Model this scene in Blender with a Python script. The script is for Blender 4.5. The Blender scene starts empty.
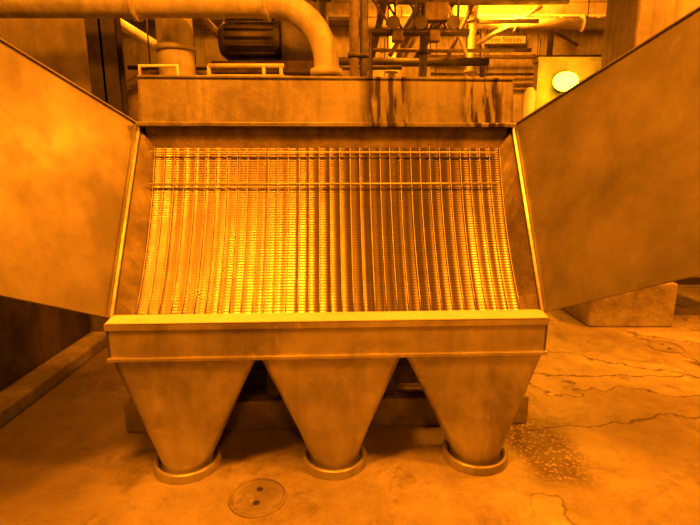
import bpy, bmesh, math, random
from mathutils import Vector, Matrix
random.seed(4)
S=bpy.context.scene
S.view_settings.view_transform='Standard'
S.view_settings.look='None'
S.view_settings.exposure=0.0

# ---------------------------------------------------------------- materials
def nmat(name, c1, c2, scale=4, rough=(.35,.6), metal=0.0, bump=.1, stretch=(1,1,1),
         streak=0.0, grime_glints=0.0, wave=None, drips=None):
    m=bpy.data.materials.new(name); m.use_nodes=True
    nt=m.node_tree; N=nt.nodes; L=nt.links
    b=N['Principled BSDF']
    tc=N.new('ShaderNodeTexCoord'); mp=N.new('ShaderNodeMapping')
    mp.inputs['Scale'].default_value=stretch
    L.new(tc.outputs['Object'],mp.inputs['Vector'])
    n=N.new('ShaderNodeTexNoise'); n.inputs['Scale'].default_value=scale
    n.inputs['Detail'].default_value=8; n.inputs['Roughness'].default_value=.62
    L.new(mp.outputs[0],n.inputs['Vector'])
    r=N.new('ShaderNodeValToRGB')
    r.color_ramp.elements[0].position=.36; r.color_ramp.elements[0].color=(*c1,1)
    r.color_ramp.elements[1].position=.63; r.color_ramp.elements[1].color=(*c2,1)
    L.new(n.outputs['Fac'],r.inputs['Fac'])
    col=r.outputs['Color']
    def mul(col,fac_out,dark):
        mx=N.new('ShaderNodeMix'); mx.data_type='RGBA'; mx.blend_type='MIX'
        L.new(fac_out,mx.inputs[0]); L.new(col,mx.inputs[6]); mx.inputs[7].default_value=(*dark,1)
        return mx.outputs[2]
    if streak>0:
        mp2=N.new('ShaderNodeMapping'); mp2.inputs['Scale'].default_value=(9,9,.9)
        L.new(tc.outputs['Object'],mp2.inputs['Vector'])
        n2=N.new('ShaderNodeTexNoise'); n2.inputs['Scale'].default_value=1.6; n2.inputs['Detail'].default_value=6
        L.new(mp2.outputs[0],n2.inputs['Vector'])
        mr=N.new('ShaderNodeMapRange'); mr.inputs[1].default_value=.5; mr.inputs[2].default_value=.75
        mr.inputs[3].default_value=0; mr.inputs[4].default_value=streak
        L.new(n2.outputs['Fac'],mr.inputs[0])
        col=mul(col,mr.outputs[0],(c1[0]*.3,c1[1]*.25,c1[2]*.2))
    if grime_glints>0:
        n4=N.new('ShaderNodeTexNoise'); n4.inputs['Scale'].default_value=1.9; n4.inputs['Detail'].default_value=10
        n4.inputs['Roughness'].default_value=.72; n4.inputs['Distortion'].default_value=.6
        L.new(tc.outputs['Object'],n4.inputs['Vector'])
        mr=N.new('ShaderNodeMapRange'); mr.inputs[1].default_value=.48; mr.inputs[2].default_value=.68
        mr.inputs[3].default_value=0; mr.inputs[4].default_value=grime_glints
        L.new(n4.outputs['Fac'],mr.inputs[0])
        col=mul(col,mr.outputs[0],(c1[0]*.35,c1[1]*.3,c1[2]*.25))
        n5=N.new('ShaderNodeTexNoise'); n5.inputs['Scale'].default_value=5.5; n5.inputs['Detail'].default_value=9; n5.inputs['Roughness'].default_value=.75
        mp5=N.new('ShaderNodeMapping'); mp5.inputs['Scale'].default_value=(1.6,1.6,.7); mp5.inputs['Location'].default_value=(3,7,1)
        L.new(tc.outputs['Object'],mp5.inputs['Vector']); L.new(mp5.outputs[0],n5.inputs['Vector'])
        mr=N.new('ShaderNodeMapRange'); mr.inputs[1].default_value=.58; mr.inputs[2].default_value=.7
        mr.inputs[3].default_value=0; mr.inputs[4].default_value=grime_glints*.7
        L.new(n5.outputs['Fac'],mr.inputs[0])
        col=mul(col,mr.outputs[0],(min(1,c2[0]*1.5),min(1,c2[1]*1.5),min(1,c2[2]*1.5)))  # lighter patches mixed into the colour as painted specular splotches
    if drips:
        sx=N.new('ShaderNodeSeparateXYZ'); L.new(tc.outputs['Object'],sx.inputs[0])
        mp3=N.new('ShaderNodeMapping'); mp3.inputs['Scale'].default_value=(26,1,3.4)
        L.new(tc.outputs['Object'],mp3.inputs['Vector'])
        n3=N.new('ShaderNodeTexNoise'); n3.inputs['Scale'].default_value=1.0; n3.inputs['Detail'].default_value=3
        L.new(mp3.outputs[0],n3.inputs['Vector'])
        for cx,w,amt in drips:
            a=N.new('ShaderNodeMath'); a.operation='SUBTRACT'; L.new(sx.outputs[0],a.inputs[0]); a.inputs[1].default_value=cx
            a2=N.new('ShaderNodeMath'); a2.operation='ABSOLUTE'; L.new(a.outputs[0],a2.inputs[0])
            mr=N.new('ShaderNodeMapRange'); L.new(a2.outputs[0],mr.inputs[0])
            mr.inputs[1].default_value=w; mr.inputs[2].default_value=w*.6; mr.inputs[3].default_value=0; mr.inputs[4].default_value=1
            mr2=N.new('ShaderNodeMapRange'); L.new(n3.outputs['Fac'],mr2.inputs[0])
            mr2.inputs[1].default_value=.42; mr2.inputs[2].default_value=.5
            mm=N.new('ShaderNodeMath'); mm.operation='MULTIPLY'; L.new(mr.outputs[0],mm.inputs[0]); L.new(mr2.outputs[0],mm.inputs[1])
            m3=N.new('ShaderNodeMath'); m3.operation='MULTIPLY'; L.new(mm.outputs[0],m3.inputs[0]); m3.inputs[1].default_value=amt
            col=mul(col,m3.outputs[0],(.03,.018,.01))
    mr=N.new('ShaderNodeMapRange'); mr.inputs[1].default_value=.3; mr.inputs[2].default_value=.7
    mr.inputs[3].default_value=rough[1]; mr.inputs[4].default_value=rough[0]
    L.new(n.outputs['Fac'],mr.inputs[0]); L.new(mr.outputs[0],b.inputs['Roughness'])
    b.inputs['Metallic'].default_value=metal
    bp=N.new('ShaderNodeBump'); bp.inputs['Strength'].default_value=bump; bp.inputs['Distance'].default_value=.02
    nf=N.new('ShaderNodeTexNoise'); nf.inputs['Scale'].default_value=scale*6; nf.inputs['Detail'].default_value=6
    L.new(mp.outputs[0],nf.inputs['Vector']); L.new(nf.outputs['Fac'],bp.inputs['Height'])
    last=bp
    if wave:
        w=N.new('ShaderNodeTexWave'); w.wave_type='BANDS'; w.bands_direction='Z'
        w.inputs['Scale'].default_value=wave; w.inputs['Distortion'].default_value=.2
        L.new(tc.outputs['Object'],w.inputs['Vector'])
        b2=N.new('ShaderNodeBump'); b2.inputs['Strength'].default_value=.12; b2.inputs['Distance'].default_value=.003
        L.new(w.outputs['Fac'],b2.inputs['Height']); L.new(bp.outputs[0],b2.inputs['Normal']); last=b2
        mw=N.new('ShaderNodeMapRange'); mw.inputs[1].default_value=.5; mw.inputs[2].default_value=.05
        mw.inputs[3].default_value=0; mw.inputs[4].default_value=.4; L.new(w.outputs['Fac'],mw.inputs[0])
        col=mul(col,mw.outputs[0],(.04,.03,.02))
    L.new(col,b.inputs['Base Color'])
    L.new(last.outputs[0],b.inputs['Normal'])
    return m

M={}
M['steel']=nmat('worn_steel',(.34,.32,.28),(.6,.57,.5),3,(.28,.5),.5,.1,streak=.25,grime_glints=.6)
M['hood']=nmat('hood_steel',(.22,.21,.18),(.36,.34,.3),3,(.35,.55),.4,.12,streak=.4,grime_glints=.6,drips=[(.33,.16,.95),(.9,.15,.95),(-.6,.5,.2)])
M['bright']=nmat('bright_steel',(.8,.78,.7),(.95,.93,.86),6,(.3,.5),0,.06)
M['door']=nmat('door_steel',(.2,.19,.165),(.34,.32,.28),2.2,(.34,.52),.45,.06,streak=.15,grime_glints=.4)
M['dark']=nmat('dark_steel',(.04,.035,.03),(.1,.09,.08),5,(.4,.7),.3,.15)
M['rust']=nmat('rusty_steel',(.12,.095,.07),(.26,.22,.18),7,(.5,.8),.2,.25,streak=.5,grime_glints=.4)
M['cheek']=nmat('grimy_cheek_steel',(.1,.085,.065),(.2,.175,.14),4,(.4,.6),.4,.2,streak=.4,grime_glints=.5)
M['screen']=nmat('wedge_wire',(.12,.105,.085),(.2,.175,.145),2,(.24,.32),.92,.02,wave=24,streak=.3,grime_glints=.15)
M['wire']=nmat('screen_rib',(.5,.47,.41),(.65,.62,.55),8,(.3,.45),.3,.05)
M['paint']=nmat('cream_pipe_paint',(.45,.43,.37),(.7,.67,.6),5,(.4,.6),0,.1,streak=.4,grime_glints=.35)
M['duct']=nmat('tan_duct_paint',(.26,.24,.2),(.4,.37,.32),3,(.4,.6),0,.1,streak=.4,grime_glints=.4)
M['wall']=nmat('painted_concrete',(.2,.19,.16),(.38,.35,.31),1.2,(.6,.85),0,.3,streak=.6,grime_glints=.4)
M['lwall']=nmat('light_painted_wall',(.5,.48,.43),(.75,.73,.65),1.2,(.5,.8),0,.2,streak=.6,grime_glints=.6)
M['conc']=nmat('old_concrete',(.2,.18,.155),(.42,.39,.34),3,(.5,.85),0,.5,streak=.3,grime_glints=.5)
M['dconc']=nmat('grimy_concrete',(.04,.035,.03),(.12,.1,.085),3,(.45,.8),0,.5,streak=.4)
M['ceil']=nmat('ceiling_concrete',(.2,.19,.17),(.42,.39,.35),1,(.7,.9),0,.3)
M['pwall']=nmat('partition_paint',(.2,.18,.15),(.34,.32,.27),2,(.5,.8),0,.2,streak=.5,grime_glints=.5)
def emis(name,c,s):
    m=bpy.data.materials.new(name); m.use_nodes=True
    b=m.node_tree.nodes['Principled BSDF']; b.inputs['Emission Color'].default_value=(*c,1); b.inputs['Emission Strength'].default_value=s
    b.inputs['Base Color'].default_value=(.3,.2,.05,1); return m
M['glow']=emis('sodium_glass',(1,.6,.006),60)

def floor_mat():
    m=bpy.data.materials.new('wet_concrete_floor'); m.use_nodes=True
    nt=m.node_tree;N=nt.nodes;L=nt.links;b=N['Principled BSDF']
    tc=N.new('ShaderNodeTexCoord')
    def noise(s,d=6,r=.6,dist=0):
        n=N.new('ShaderNodeTexNoise'); n.inputs['Scale'].default_value=s; n.inputs['Detail'].default_value=d
        n.inputs['Roughness'].default_value=r; n.inputs['Distortion'].default_value=dist
        L.new(tc.outputs['Object'],n.inputs['Vector']); return n.outputs['Fac']
    def mrange(v,a,bb,c,d):
        x=N.new('ShaderNodeMapRange'); L.new(v,x.inputs[0])
        for i,k in enumerate((a,bb,c,d)): x.inputs[i+1].default_value=k
        return x.outputs[0]
    def math_(op,a,bv):
        x=N.new('ShaderNodeMath'); x.operation=op
        L.new(a,x.inputs[0])
        if isinstance(bv,(int,float)): x.inputs[1].default_value=bv
        else: L.new(bv,x.inputs[1])
        return x.outputs[0]
    def mix(f,a,bcol):
        mx=N.new('ShaderNodeMix'); mx.data_type='RGBA'; L.new(f,mx.inputs[0]); L.new(a,mx.inputs[6]); mx.inputs[7].default_value=(*bcol,1); return mx.outputs[2]
    sx=N.new('ShaderNodeSeparateXYZ'); L.new(tc.outputs['Object'],sx.inputs[0])
    X,Y=sx.outputs[0],sx.outputs[1]
    big=noise(1.3,10,.66)
    r=N.new('ShaderNodeValToRGB'); e=r.color_ramp.elements
    e[0].position=.33; e[0].color=(.2,.175,.14,1); e[1].position=.67; e[1].color=(.58,.54,.46,1)
    x=e.new(.5); x.color=(.38,.345,.29,1)
    L.new(big,r.inputs['Fac'])
    col=r.outputs[0]
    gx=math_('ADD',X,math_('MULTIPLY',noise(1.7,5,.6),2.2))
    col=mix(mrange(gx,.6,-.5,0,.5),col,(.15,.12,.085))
    blot=noise(2.6,9,.72,.8)
    col=mix(mrange(blot,.52,.64,0,.65),col,(.13,.10,.07))
    iso=noise(.62,8,.5,.2)
    d=math_('ABSOLUTE',math_('SUBTRACT',iso,.49),0)
    line=mrange(d,0.0008,.0035,1,0)
    mask=mrange(X,.7,1.1,0,1)
    ln=math_('MULTIPLY',line,mask)
    side=math_('MULTIPLY',mrange(iso,.487,.49,.3,0),mask)
    col=mix(side,col,(.2,.16,.12))
    def crack(a,b_,c,amp,x0,x1,wd):
        t=math_('ADD',math_('MULTIPLY',X,a),math_('MULTIPLY',Y,b_))
        t=math_('ADD',t,math_('MULTIPLY',noise(2.2,8,.6),amp))
        t=math_('ABSOLUTE',math_('SUBTRACT',t,c+amp*.5),0)
        k=mrange(t,wd*.3,wd,1,0)
        return math_('MULTIPLY',k,math_('MULTIPLY',mrange(X,x0,x0+.1,0,1),mrange(X,x1,x1+.1,1,0)))
    ck=math_('MAXIMUM',crack(-.12,1,2.55,.5,1.0,4.5,.012),crack(.5,1,4.75,.6,1.3,4.5,.014))
    ck=math_('MAXIMUM',ck,crack(.05,1,3.55,.4,1.2,2.6,.012))
    ln=math_('MAXIMUM',ln,ck)
    col=mix(math_('MULTIPLY',ln,.8),col,(.05,.038,.025))
    sp=noise(60,3,.7)
    col=mix(mrange(sp,.56,.72,0,.6),col,(.14,.11,.08))
    dx=math_('SUBTRACT',X,1.12); dy=math_('SUBTRACT',Y,2.5)
    rr=math_('SQRT',math_('ADD',math_('MULTIPLY',dx,dx),math_('MULTIPLY',math_('MULTIPLY',dy,dy),.4)),0)
    rr=math_('ADD',rr,math_('MULTIPLY',noise(3,4,.6),.3))
    patch=mrange(rr,.42,.30,0,1)
    vo=N.new('ShaderNodeTexVoronoi'); vo.inputs['Scale'].default_value=42; L.new(tc.outputs['Object'],vo.inputs['Vector'])
    cell=mrange(vo.outputs['Distance'],.25,.5,0,1)
    col=mix(math_('MULTIPLY',math_('MULTIPLY',patch,cell),.8),col,(.08,.06,.04))
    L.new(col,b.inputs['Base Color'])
    wn=noise(.9,6,.55)
    wet=mrange(wn,.42,.56,.55,.16)
    L.new(math_('SUBTRACT',wet,math_('MULTIPLY',patch,.08)),b.inputs['Roughness'])
    bp=N.new('ShaderNodeBump'); bp.inputs['Strength'].default_value=.6; bp.inputs['Distance'].default_value=.02
    h=math_('ADD',math_('MULTIPLY',noise(22,7,.7),.6),math_('ADD',big,math_('MULTIPLY',ln,-.4)))
    h=math_('ADD',h,math_('MULTIPLY',math_('MULTIPLY',patch,cell),-.5))
    h=math_('ADD',h,math_('MULTIPLY',side,-.6))
    L.new(h,bp.inputs['Height']); L.new(bp.outputs[0],b.inputs['Normal'])
    return m
M['floor']=floor_mat()

# ---------------------------------------------------------------- geometry helpers
def empty(name,loc=(0,0,0),rz=0):
    o=bpy.data.objects.new(name,None); S.collection.objects.link(o); o.location=loc; o.rotation_euler=(0,0,rz); return o
def mk(name,bm,mat,parent=None,smooth=False,bevel=0):
    bmesh.ops.recalc_face_normals(bm,faces=bm.faces)
    me=bpy.data.meshes.new(name); bm.to_mesh(me); bm.free()
    if smooth:
        for p in me.polygons: p.use_smooth=True
    o=bpy.data.objects.new(name,me); S.collection.objects.link(o)
    mats=mat if isinstance(mat,list) else [mat]
    for k in mats: me.materials.append(M[k] if isinstance(k,str) else k)
    if parent: o.parent=parent
    if bevel:
        md=o.modifiers.new('bevel','BEVEL'); md.width=bevel; md.segments=2; md.limit_method='ANGLE'
    return o
def abox(bm,x0,x1,y0,y1,z0,z1,mi=0):
    v=[bm.verts.new(p) for p in [(x0,y0,z0),(x1,y0,z0),(x1,y1,z0),(x0,y1,z0),(x0,y0,z1),(x1,y0,z1),(x1,y1,z1),(x0,y1,z1)]]
    for f in [(0,3,2,1),(4,5,6,7),(0,1,5,4),(1,2,6,5),(2,3,7,6),(3,0,4,7)]:
        ff=bm.faces.new([v[i] for i in f]); ff.material_index=mi
    return v
def box(name,x0,x1,y0,y1,z0,z1,mat,parent=None,bevel=0.004):
    bm=bmesh.new(); abox(bm,x0,x1,y0,y1,z0,z1); return mk(name,bm,mat,parent,bevel=bevel)
def atube(bm,pts,r,seg=16,caps=True,mi=0):
    pts=[Vector(p) for p in pts]; rings=[]
    t0=(pts[1]-pts[0]).normalized()
    ref=Vector((0,0,1)) if abs(t0.z)<.9 else Vector((1,0,0))
    nrm=t0.cross(ref).normalized()
    for i,p in enumerate(pts):
        if i==0: t=pts[1]-pts[0]
        elif i==len(pts)-1: t=pts[-1]-pts[-2]
        else: t=(pts[i+1]-pts[i]).normalized()+(pts[i]-pts[i-1]).normalized()
        t.normalize(); nrm=(nrm-t*nrm.dot(t)).normalized(); bn=t.cross(nrm)
        rr=r[i] if isinstance(r,(list,tuple)) else r
        rings.append([bm.verts.new(p+nrm*math.cos(a)*rr+bn*math.sin(a)*rr) for a in [2*math.pi*k/seg for k in range(seg)]])
    for a,b in zip(rings,rings[1:]):
        for k in range(seg):
            f=bm.faces.new([a[k],a[(k+1)%seg],b[(k+1)%seg],b[k]]); f.smooth=True; f.material_index=mi
    if caps:
        for rg in (rings[0],rings[-1]):
            f=bm.faces.new(rg); f.material_index=mi
def tube(name,pts,r,mat,parent=None,seg=16):
    bm=bmesh.new(); atube(bm,pts,r,seg); return mk(name,bm,mat,parent)
def arc(c,r,a0,a1,n):
    out=[]
    for i in range(n+1):
        a=math.radians(a0+(a1-a0)*i/n)
        out.append((c[0]+r*math.cos(a),c[1],c[2]+r*math.sin(a)))
    return out
def prism(name,prof,x0,x1,mat,parent=None,bevel=0):
    bm=bmesh.new()
    a=[bm.verts.new((x0,y,z)) for y,z in prof]; b=[bm.verts.new((x1,y,z)) for y,z in prof]
    bm.faces.new(a); bm.faces.new(b[::-1])
    n=len(prof)
    for i in range(n): bm.faces.new([a[i],a[(i+1)%n],b[(i+1)%n],b[i]])
    return mk(name,bm,mat,parent,bevel=bevel)
def basis_box(bm,o,u,v,w,a0,a1,b0,b1,c0,c1):
    vs=abox(bm,a0,a1,b0,b1,c0,c1)
    for q in vs: q.co=Vector(o)+u*q.co.x+v*q.co.y+w*q.co.z

# ---------------------------------------------------------------- room
def slab(name,*a,mat): return box(name,*a,mat,None,0)
slab('floor',-6,6.5,-4,12.2,-.2,0,mat='floor')
slab('ceiling',-6,6.5,-4,12.2,4.7,4.9,mat='ceil')
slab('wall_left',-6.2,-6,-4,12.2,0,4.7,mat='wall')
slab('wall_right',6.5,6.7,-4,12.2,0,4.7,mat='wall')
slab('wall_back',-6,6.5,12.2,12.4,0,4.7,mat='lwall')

# ---------------------------------------------------------------- machine
mc=empty('vibrating_screen_machine',(-.092,2.23,0),math.radians(2.5))
HW=1.08
bm=bmesh.new()
abox(bm,-HW,HW,0,.012,.68,.85)
abox(bm,-HW-.004,HW+.004,-.018,.012,.664,.682)
abox(bm,-HW,-HW+.012,0,.5,.664,.842); abox(bm,HW-.012,HW,0,.5,.664,.842)
mk('trough_front',bm,'steel',mc,bevel=.003)
bm=bmesh.new()
abox(bm,-HW-.004,HW+.004,-.010,.006,.822,.856)
mk('trough_rim',bm,'steel',mc,bevel=.002)
prism('trough_ledge',[(-.012,.857),(-.012,.861),(.07,.872),(.085,.872),(.085,.862),(.02,.857)],-HW+.006,HW-.006,'bright',mc)
box('ledge_gap_plate',-HW+.02,HW-.02,.085,.16,.845,.852,'dark',mc)
for s,nm in ((-1,'side_plate_left'),(1,'side_plate_right')):
    x0,x1=(s*HW,s*(HW-.012))
    prism(nm,[(0,.66),(0,.842),(.067,.862),(.65,1.815),(.69,2.07),(1.15,2.07),(1.15,.66)],min(x0,x1),max(x0,x1),'cheek',mc)
fd=Vector((0,.583,.953)).normalized(); fn=Vector((0,-.953,.583)).normalized()
FL=1.117
P0=Vector((0,.125,.852)); P1=Vector((0,.60,1.69)); ch=(P1-P0); nb=Vector((0,ch.z,-ch.y)).normalized()
def prof(t,off=0):
    p=P0+ch*t+nb*(.05*4*t*(1-t)); 
    return p-nb*off
NS=34; W=.985; SUB=8; NT=24
for s in (-1,1):
    bm=bmesh.new()
    basis_box(bm,(s*HW,.067,.862),Vector((1,0,0)),fd,fn,-.004 if s<0 else -.012,.012 if s<0 else .004,0,FL,0,.01)
    mk('frame_flange_'+('left' if s<0 else 'right'),bm,'steel',mc,bevel=.002)
    bm=bmesh.new(); A=[];B=[]
    for j in range(13):
        t=j/12; p=prof(t,.0); q=Vector((0,.067,.862))+fd*FL*(.01+.96*t)-fn*.008
        A.append(bm.verts.new((s*W,p.y,p.z))); B.append(bm.verts.new((s*(HW-.013),q.y,q.z)))
    for j in range(12): bm.faces.new([A[j],A[j+1],B[j+1],B[j]])
    mk('cheek_'+('left' if s<0 else 'right'),bm,'cheek',mc)
bm=bmesh.new(); grid=[]
amps=[random.uniform(.0010,.0024) for _ in range(NS)]
tilt=[random.uniform(-.0009,.0009) for _ in range(NS)]
for j in range(NT+1):
    row=[]
    for i in range(NS*SUB+1):
        x=-W+2*W*i/(NS*SUB); ph=(i%SUB)/SUB; k=min(i//SUB,NS-1)
        p=prof(j/NT,amps[k]*math.sin(math.pi*ph)+tilt[k]*math.sin(2*math.pi*ph))
        row.append(bm.verts.new((x,p.y,p.z)))
    grid.append(row)
for j in range(NT):
    for i in range(NS*SUB):
        f=bm.faces.new([grid[j][i],grid[j][i+1],grid[j+1][i+1],grid[j+1][i]]); f.smooth=True
mk('wedge_wire_screen',bm,'screen',mc)
bm=bmesh.new()
for k in range(NS+1):
    x=-W+2*W*k/NS
    x+=random.uniform(-.003,.003)
    atube(bm,[(x,*prof(t/12,.006)[1:]) for t in range(13)],.0022,6)
mk('screen_ribs',bm,'wire',mc)
for nm,t in (('retaining_rod_upper',.955),('retaining_rod_lower',.765)):
    p=prof(t,.035); tube(nm,[(-W-.01,p.y,p.z),(W-.03,p.y,p.z)],.005,'wire',mc,10)
bm=bmesh.new()
abox(bm,-W-.06,W+.06,.65,.665,1.68,1.83)
mk('header_plate',bm,'rust',mc)
box('header_shelf',-W-.06,W+.06,.60,.655,1.683,1.69,'cheek',mc)
prism('hood',[(.655,1.815),(.69,2.085),(1.15,2.085),(1.15,1.86),(.72,1.86),(.69,1.815)],-HW+.005,HW-.005,'hood',mc,.006)
box('hood_lip',-HW,HW,.595,.69,1.808,1.832,'hood',mc)
bm=bmesh.new()
abox(bm,-HW,HW,.678,.70,2.078,2.092)
mk('hood_top_bead',bm,'hood',mc,bevel=.003)
box('rear_body',-HW+.02,HW-.02,.72,1.14,.66,1.86,'dark',mc)
th=math.radians(31)
for s,nm in ((-1,'door_panel_left'),(1,'door_panel_right')):
    v=(fn*math.cos(th)+Vector((s,0,0))*math.sin(th)).normalized()
    w=fd.cross(v).normalized()
    if w.x*s>0: w=-w
    o=Vector((s*(HW+.016),.067,.862))
    bm=bmesh.new(); Lg=1.08; H=FL+.015
    basis_box(bm,o,v,fd,w,0,Lg,0,H,-.004,.0)
    for a in ((0,.012,0,H),(Lg-.012,Lg,0,H),(0.012,Lg-.012,0,.008),(0.012,Lg-.012,H-.008,H)):
        basis_box(bm,o,v,fd,w,*a,0,.014)
    mk(nm,bm,'door',mc,bevel=.0015)
    bm=bmesh.new()
    for q in (.06,.5,.94):
        c=o+fd*FL*q-v*.006; atube(bm,[c-fd*.04,c+fd*.04],.008,10)
    mk('hinges_'+('left' if s<0 else 'right'),bm,'rust',mc)
for k,(tx,bx) in enumerate(((-.722,-.785),(.0,.012),(.722,.795))):
    bm=bmesh.new(); n=48; rings=[]
    hw,y0,y1=.353,.0,.36; by,r=.14,.135
    for lev in range(13):
        f=lev/12; z=.664-(.664-.055)*f; ring=[]
        for i in range(n):
            a=2*math.pi*(i+.5)/n; c,s_=math.cos(a),math.sin(a)
            m_=max(abs(c),abs(s_)); sq=Vector((tx+c/m_*hw,(y0+y1)/2+s_/m_*(y1-y0)/2))
            ci=Vector((bx+c*r,by+s_*r)); q=sq.lerp(ci,f)
            ring.append(bm.verts.new((q.x,q.y,z)))
        rings.append(ring)
    ring=[bm.verts.new((v.co.x,v.co.y,0.0)) for v in rings[-1]]; rings.append(ring)
    for a,b in zip(rings,rings[1:]):
        for i in range(n):
            f=bm.faces.new([a[i],a[(i+1)%n],b[(i+1)%n],b[i]]); f.smooth=True
    mk('hopper_%d'%(k+1),bm,'steel',mc)
    bm=bmesh.new()
    pts=[(.15,0),(.15,.035),(.158,.05),(.172,.05),(.178,.04),(.178,0)]
    rr=[[bm.verts.new((bx+p[0]*math.cos(2*math.pi*i/40),by+p[0]*math.sin(2*math.pi*i/40),p[1])) for i in range(40)] for p in pts]
    for a,b in zip(rr,rr[1:]):
        for i in range(40):
            f=bm.faces.new([a[i],a[(i+1)%40],b[(i+1)%40],b[i]]); f.smooth=True
    mk('drain_collar_%d'%(k+1),bm,'steel',mc)
box('base_beam_front',-1.25,1.23,.46,.56,0,.19,'conc',mc,.01)
box('base_beam_rear',-1.25,1.23,1.05,1.15,0,.19,'conc',mc,.01)
for x in (-1.05,-.36,.36,1.05):
    box('leg_%d'%int((x+2)*10),x-.035,x+.035,.5,.56,.19,.68,'dark',mc)
    box('rear_leg_%d'%int((x+2)*10),x-.035,x+.035,1.08,1.14,.19,.68,'dark',mc)
tube('collector_pipe',[(-1.0,.8,.42),(1.0,.8,.42)],.16,'dark',mc,20)
box('shade_backing',-1.07,1.07,1.0,1.02,.19,.68,'dark',mc)  # added dark sheet standing in for shade in the gaps behind the hoppers

# ---------------------------------------------------------------- floor items
def manhole(name,x,y,r):
    bm=bmesh.new(); 
    prof_=[(0,.006),(r*.86,.006),(r*.88,.001),(r*.92,.001),(r*.94,.009),(r,.008),(r*1.02,0)]
    n=48; c=bm.verts.new((x,y,.006)); rr=[]
    for p in prof_[1:]: rr.append([bm.verts.new((x+p[0]*math.cos(2*math.pi*i/n),y+p[0]*math.sin(2*math.pi*i/n),p[1])) for i in range(n)])
    for i in range(n): bm.faces.new([c,rr[0][i],rr[0][(i+1)%n]])
    for a,b in zip(rr,rr[1:]):
        for i in range(n): bm.faces.new([a[i],a[(i+1)%n],b[(i+1)%n],b[i]])
    for sx,sy in ((.0,.38),(.0,-.32)):
        q=bmesh.ops.create_circle(bm,cap_ends=True,segments=16,radius=r*.12,matrix=Matrix.Translation((x+sx*r,y+sy*r,.0075)))
        for v in q['verts']:
            for f in v.link_faces: f.material_index=1
    return mk(name,bm,['conc','dark'])
manhole('manhole_cover',-.452,2.066,.14)
manhole('manhole_cover',2.80,4.01,.14)

lb=empty('concrete_plinth_wall',(0,0,0))
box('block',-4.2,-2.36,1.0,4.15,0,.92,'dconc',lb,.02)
box('curb',-2.36,-2.16,1.0,4.15,0,.10,'conc',lb,.015)
cp=empty('concrete_column',(0,0,0))
box('pedestal',2.36,3.2,4.52,5.45,0,.45,'conc',cp,.02)
box('shaft',2.62,4.1,4.75,5.35,.45,4.7,'wall',cp,.02)
bm=bmesh.new()
abox(bm,-3.05,-2.25,4.5,5.1,0,4.7)
for z in (1.5,3.25): abox(bm,-3.08,-2.22,4.47,5.13,z,z+.05)
mk('ventilation_duct',bm,'duct',None,bevel=.006)
bm=bmesh.new()
abox(bm,-2.2,-1.96,4.3,4.32,0,4.7); abox(bm,-2.2,-1.96,4.42,4.44,0,4.7); abox(bm,-2.09,-2.07,4.3,4.44,0,4.7)
mk('steel_column',bm,'dark')

# ---------------------------------------------------------------- overhead pipes
pz=2.76; py=3.9
dp=[(-4.5,py,pz-.02),(-2.6,py,pz),(-.72,py,pz)]+arc((-.6,py,pz-.42),.42,90,0,12)[1:]+[(-.18,py,1.4),(-.18,py,0)]
bm=bmesh.new(); atube(bm,dp,.095,24)
for x in (-1.6,-.62): atube(bm,[(x-.02,py,pz),(x+.02,py,pz)],.12,24)
atube(bm,[(-.18,py,2.25),(-.18,py,2.3)],.125,24)
mk('overhead_duct_pipe',bm,'paint')
bm=bmesh.new(); atube(bm,[(-1.44,4.25,0),(-1.44,4.25,4.7)],.145,24); atube(bm,[(-1.44,4.25,2.5),(-1.44,4.25,2.54)],.165,24)
mk('standpipe',bm,'paint')
for x,y,r,mt in ((.03,3.7,.035,'rust'),(.10,3.72,.03,'dark')):
    bm=bmesh.new(); atube(bm,[(x,y,0),(x,y,4.7)],r,14); atube(bm,[(x,y,2.35),(x,y,2.38)],r*1.4,14); mk('drain_pipe',bm,mt)
bm=bmesh.new(); atube(bm,[(1.57,4.4,0),(1.57,4.4,.02)],.12,20); atube(bm,[(1.57,4.4,0),(1.57,4.4,2.2),(1.57,4.4,2.24)],[.05,.05,.02],16); mk('bollard_post',bm,'bright')
hr=empty('handrail',(0,0,0))
bm=bmesh.new()
atube(bm,[(-1.34,3.25,2.08),(-1.34,3.25,2.21),(-1.10,3.25,2.21),(-1.10,3.25,2.08)],.012,10)
mk('bracket_rail',bm,'bright',hr)
bm=bmesh.new()
atube(bm,[(-.9,3.25,2.21),(-.42,3.25,2.21)],.014,10)
for x in (-.9,-.55,-.44): atube(bm,[(x,3.25,2.06),(x,3.25,2.21)],.012,10)
atube(bm,[(-.9,3.25,2.15),(-.42,3.25,2.15)],.008,8)
mk('top_rail',bm,'paint',hr)
gm=empty('gear_motor',(0,0,0))
bm=bmesh.new()
atube(bm,[(-1.15,4.6,2.66),(-1.1,4.6,2.66),(-.62,4.6,2.66),(-.6,4.6,2.66)],[.12,.16,.16,.1],24)
for i in range(16):
    a=2*math.pi*i/16; c,s_=math.cos(a)*.18,math.sin(a)*.18
    atube(bm,[(-1.08,4.6+c,2.66+s_),(-.66,4.6+c,2.66+s_)],.01,6)
mk('motor_body',bm,'dark',gm)
box('gearbox',-.6,-.3,4.45,4.75,2.42,2.88,'dark',gm,.02)
box('terminal_box',-.95,-.8,4.5,4.7,2.83,2.94,'rust',gm,.01)
box('stand',-1.2,-.28,4.4,4.8,2.36,2.46,'rust',gm,.01)
for x in (-1.15,-.33): box('stand_leg',x-.03,x+.03,4.45,4.75,0,2.36,'dark',gm,.005)

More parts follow.
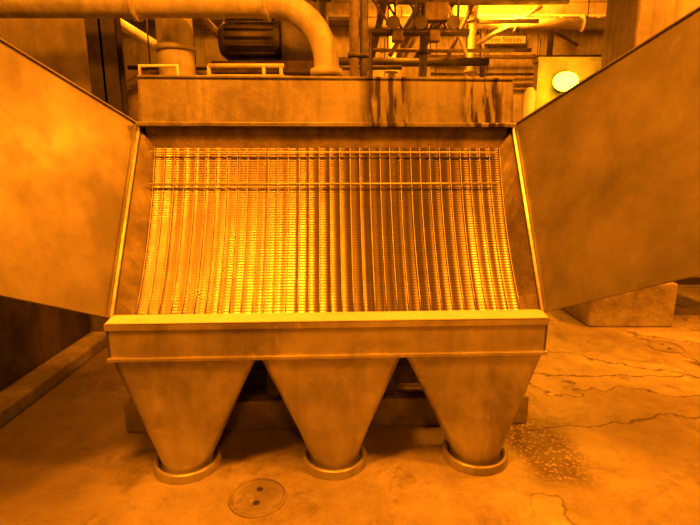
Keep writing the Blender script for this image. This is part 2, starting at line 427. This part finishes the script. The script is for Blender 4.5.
bm=bmesh.new(); PM=['rust','dark','paint','bright']
for z,y,r,mt,x0,x1 in ((3.42,6.0,.05,0,.3,2.5),(3.02,7.4,.06,1,-.2,2.0),(3.05,6.8,.025,0,.2,2.4),(4.0,9.2,.1,2,.3,6),(2.85,6.9,.03,1,-3,.7),
      (3.72,8.0,.035,3,1.0,2.9),(3.35,11.9,.05,0,.5,6),(3.6,11.9,.03,1,.5,6),(3.9,11.5,.04,0,1.5,6)):
    atube(bm,[(x0,y,z),((x0+x1)/2,y,z-.01),(x1,y,z)],r,12,mi=mt)
    for i in range(max(1,int((x1-x0)/1.2))):
        x=x0+.2+i*1.2; atube(bm,[(x,y,z),(x+.04,y,z)],r*1.4,12,mi=mt); atube(bm,[(x+.1,y,z),(x+.1,y,4.38)],.01,6,mi=1)
for x,z,r,mt in ((.95,3.6,.05,0),(1.15,3.75,.04,2),(1.5,3.9,.06,1),(.5,3.9,.06,1),(-1.9,3.4,.06,0),(-2.9,3.3,.07,2)):
    atube(bm,[(x,5.2,z),(x,11.6,z)],r,12,mi=mt)
    for y in (5.9,7.8,9.6): atube(bm,[(x,y,z),(x,y,4.38)],.01,6,mi=1)
for x,y,r,mt in ((1.8,7.6,.06,2),(.9,6.3,.05,1),(-.9,6,.06,0),(1.95,8.3,.08,0),(-.35,6.6,.08,1),(.62,7.6,.06,2),(4.2,10.8,.06,1)):
    atube(bm,[(x,y,0),(x,y,4.38)],r,14,mi=mt)
    for z in (2.9,3.6): atube(bm,[(x,y,z),(x,y,z+.03)],r*1.6,14,mi=mt)
for a,b,r,mt in (((.5,6.4,2.9),(1.25,6.9,4.2),.03,0),((.8,6.2,4.2),(1.5,6.6,2.95),.025,3),((1.35,7.2,3.0),(2.0,7.6,4.3),.03,0),((2.2,9.0,3.6),(3.4,9.3,4.3),.04,2),((3.0,9.4,4.3),(4.2,9.5,3.7),.03,0),((2.6,10,3.2),(2.6,10.2,4.35),.05,1)):
    atube(bm,[a,b],r,8,mi=mt)
mk('overhead_pipework',bm,PM)
for y in (7.0,8.7,10.4):
    bm=bmesh.new(); abox(bm,-6,6.5,y-.12,y+.12,4.68,4.7); abox(bm,-6,6.5,y-.01,y+.01,4.42,4.68); abox(bm,-6,6.5,y-.12,y+.12,4.4,4.42)
    mk('ceiling_beam',bm,'paint')
bm=bmesh.new()
for z in (4.3,4.1): abox(bm,1.0,5.5,9.9,9.96,z,z+.04)
for i in range(12):
    x=1.1+i*.36; a=(x,9.93,4.12) if i%2 else (x,9.93,4.32); b=(x+.36,9.93,4.32) if i%2 else (x+.36,9.93,4.12)
    atube(bm,[a,b],.02,6)
mk('lattice_truss',bm,'bright')
vc=empty('valve_manifold',(0,0,0))
bm=bmesh.new()
for i in range(9):
    x=.35+i*.09+random.uniform(-.03,.03); zt=random.uniform(2.8,3.2); y=5+random.uniform(-.2,.2)
    atube(bm,[(x,y,2.85),(x,y,zt),(x+random.uniform(-.3,.3),y+.1,zt+.4)],.013,8)
atube(bm,[(.2,5,2.83),(1.15,5,2.83)],.035,12)
for x in (.4,.65,.95):
    atube(bm,[(x,4.9,2.86),(x,4.78,2.86)],.02,8); atube(bm,[(x,4.78,2.86),(x,4.76,2.86)],.06,16)
atube(bm,[(.2,5,0),(.2,5,2.83),(.3,5,2.83)],.03,12)
mk('valves',bm,'dark',vc)
box('junction_box',.7,.92,4.85,4.97,2.9,3.06,'rust',vc,.01)
for x in (.45,.8): box('actuator',x-.05,x+.05,4.85,4.95,2.72,2.82,'rust',vc,.01)
sg=empty('wall_sign',(0,0,0))
box('board',2.95,4.0,11.7,11.74,4.2,4.4,'bright',sg,.0)
bm=bmesh.new()
for z0 in (4.20,4.38): abox(bm,2.95,4.0,11.68,11.7,z0,z0+.02)
for x0 in (2.95,3.98): abox(bm,x0,x0+.02,11.68,11.7,4.2,4.4)
for x0 in (3.1,3.8): abox(bm,x0,x0+.02,11.71,11.73,4.4,4.7)
mk('frame',bm,'dark',sg)
tx=bpy.data.curves.new('lettering','FONT'); tx.body='Screen Station'; tx.size=.15; tx.extrude=.004
to=bpy.data.objects.new('lettering',tx); S.collection.objects.link(to); to.location=(3.0,11.69,4.25); to.rotation_euler=(math.pi/2,0,0); to.parent=sg
tx.materials.append(M['dark'])
bm=bmesh.new(); atube(bm,[(-3.2,9,0),(-3.2,9,2.6),(-3.2,9,3.1)],[1.2,1.2,.5],40); mk('storage_tank',bm,'rust')
bm=bmesh.new(); abox(bm,-.2,1.4,8.8,9.6,0,3.3); 
for x in (.1,.6,1.1): abox(bm,x,x+.05,8.74,8.8,0,3.3)
mk('process_tank',bm,'duct',None,bevel=.01)
eq=empty('pump_unit',(0,0,0))
bm=bmesh.new(); atube(bm,[(4.5,6.5,.45),(5.4,6.5,.45)],.22,20); atube(bm,[(4.3,6.5,.45),(4.5,6.5,.45)],.3,20); abox(bm,4.2,5.5,6.2,6.8,0,.2)
mk('pump_body',bm,'dark',eq)
bm=bmesh.new(); abox(bm,2.40,4.2,6.5,6.65,0,2.85); abox(bm,2.38,4.22,6.47,6.68,2.85,2.9)
mk('wall_partition',bm,'pwall')
fl=empty('flood_lamp',(2.68,6.3,2.58))
bm=bmesh.new()
bmesh.ops.create_uvsphere(bm,u_segments=24,v_segments=12,radius=.12,matrix=Matrix.Diagonal((1.3,.6,.95,1)))
mk('lamp_glass',bm,'glow',fl,smooth=True)
bm=bmesh.new(); atube(bm,[(0,.04,0),(0,.09,0),(0,.13,0)],[.11,.11,.06],24); atube(bm,[(0,.12,0),(0,.2,0)],.03,12)
mk('lamp_housing',bm,'paint',fl)

# ---------------------------------------------------------------- lights
SOD=(1,.235,.005)
def area(name,loc,tgt,size,power,spread=180):
    l=bpy.data.lights.new(name,'AREA'); l.shape='DISK'; l.size=size; l.energy=power; l.color=SOD; l.spread=math.radians(spread)
    o=bpy.data.objects.new(name,l); S.collection.objects.link(o); o.location=loc
    o.rotation_euler=(Vector(tgt)-Vector(loc)).to_track_quat('-Z','Y').to_euler()
area('bay_and_fill_light',(-.8,.95,4.4),(.1,2.6,.5),.6,230)
area('bay_and_fill_light',(-2.35,.2,4.3),(-.75,2.6,1.1),.5,14,60)  # unseen light added to put a sheen on the screen's left side
area('bay_and_fill_light',(2.5,1.2,4.4),(1.3,2.8,.3),.6,250)
area('bay_and_fill_light',(.3,-1.5,3.6),(.1,2.3,.4),.5,45)  # weak frontal fill added to brighten the hopper fronts, not a real fixture
area('bay_and_fill_light',(4.2,3.4,4.4),(3.4,3.8,0),.5,320)
area('bay_and_fill_light',(2.8,8.9,4.3),(3,12.2,3.9),.5,300)  # unseen fill added close to the back wall to brighten it
area('bay_and_fill_light',(-2.0,6.5,4.3),(-2,8,0),.5,170)  # unseen fill added to lift the left of the background
area('bay_and_fill_light',(.9,7.0,4.3),(.9,9,2.5),.5,220)  # unseen fill added to brighten the pipes and tank at the back
area('bay_and_fill_light',(-2.6,3.2,4.4),(-2.6,4.8,2.6),.4,40)
def pt(loc,p,r=.12):
    l=bpy.data.lights.new('flood_lamp_light','POINT'); l.energy=p; l.color=SOD; l.shadow_soft_size=r
    o=bpy.data.objects.new('flood_lamp_light',l); S.collection.objects.link(o); o.location=loc
pt((2.68,6.12,2.58),45)
w=bpy.data.worlds.new('w'); S.world=w; w.use_nodes=True
w.node_tree.nodes['Background'].inputs[0].default_value=(1,.235,.005,1); w.node_tree.nodes['Background'].inputs[1].default_value=.07

# ---------------------------------------------------------------- camera
cd=bpy.data.cameras.new('camera'); cd.sensor_width=36; cd.lens=480/700*36
co=bpy.data.objects.new('camera',cd); S.collection.objects.link(co)
co.location=(0,0,1.62); co.rotation_euler=(math.radians(90-12),0,0)
S.camera=co
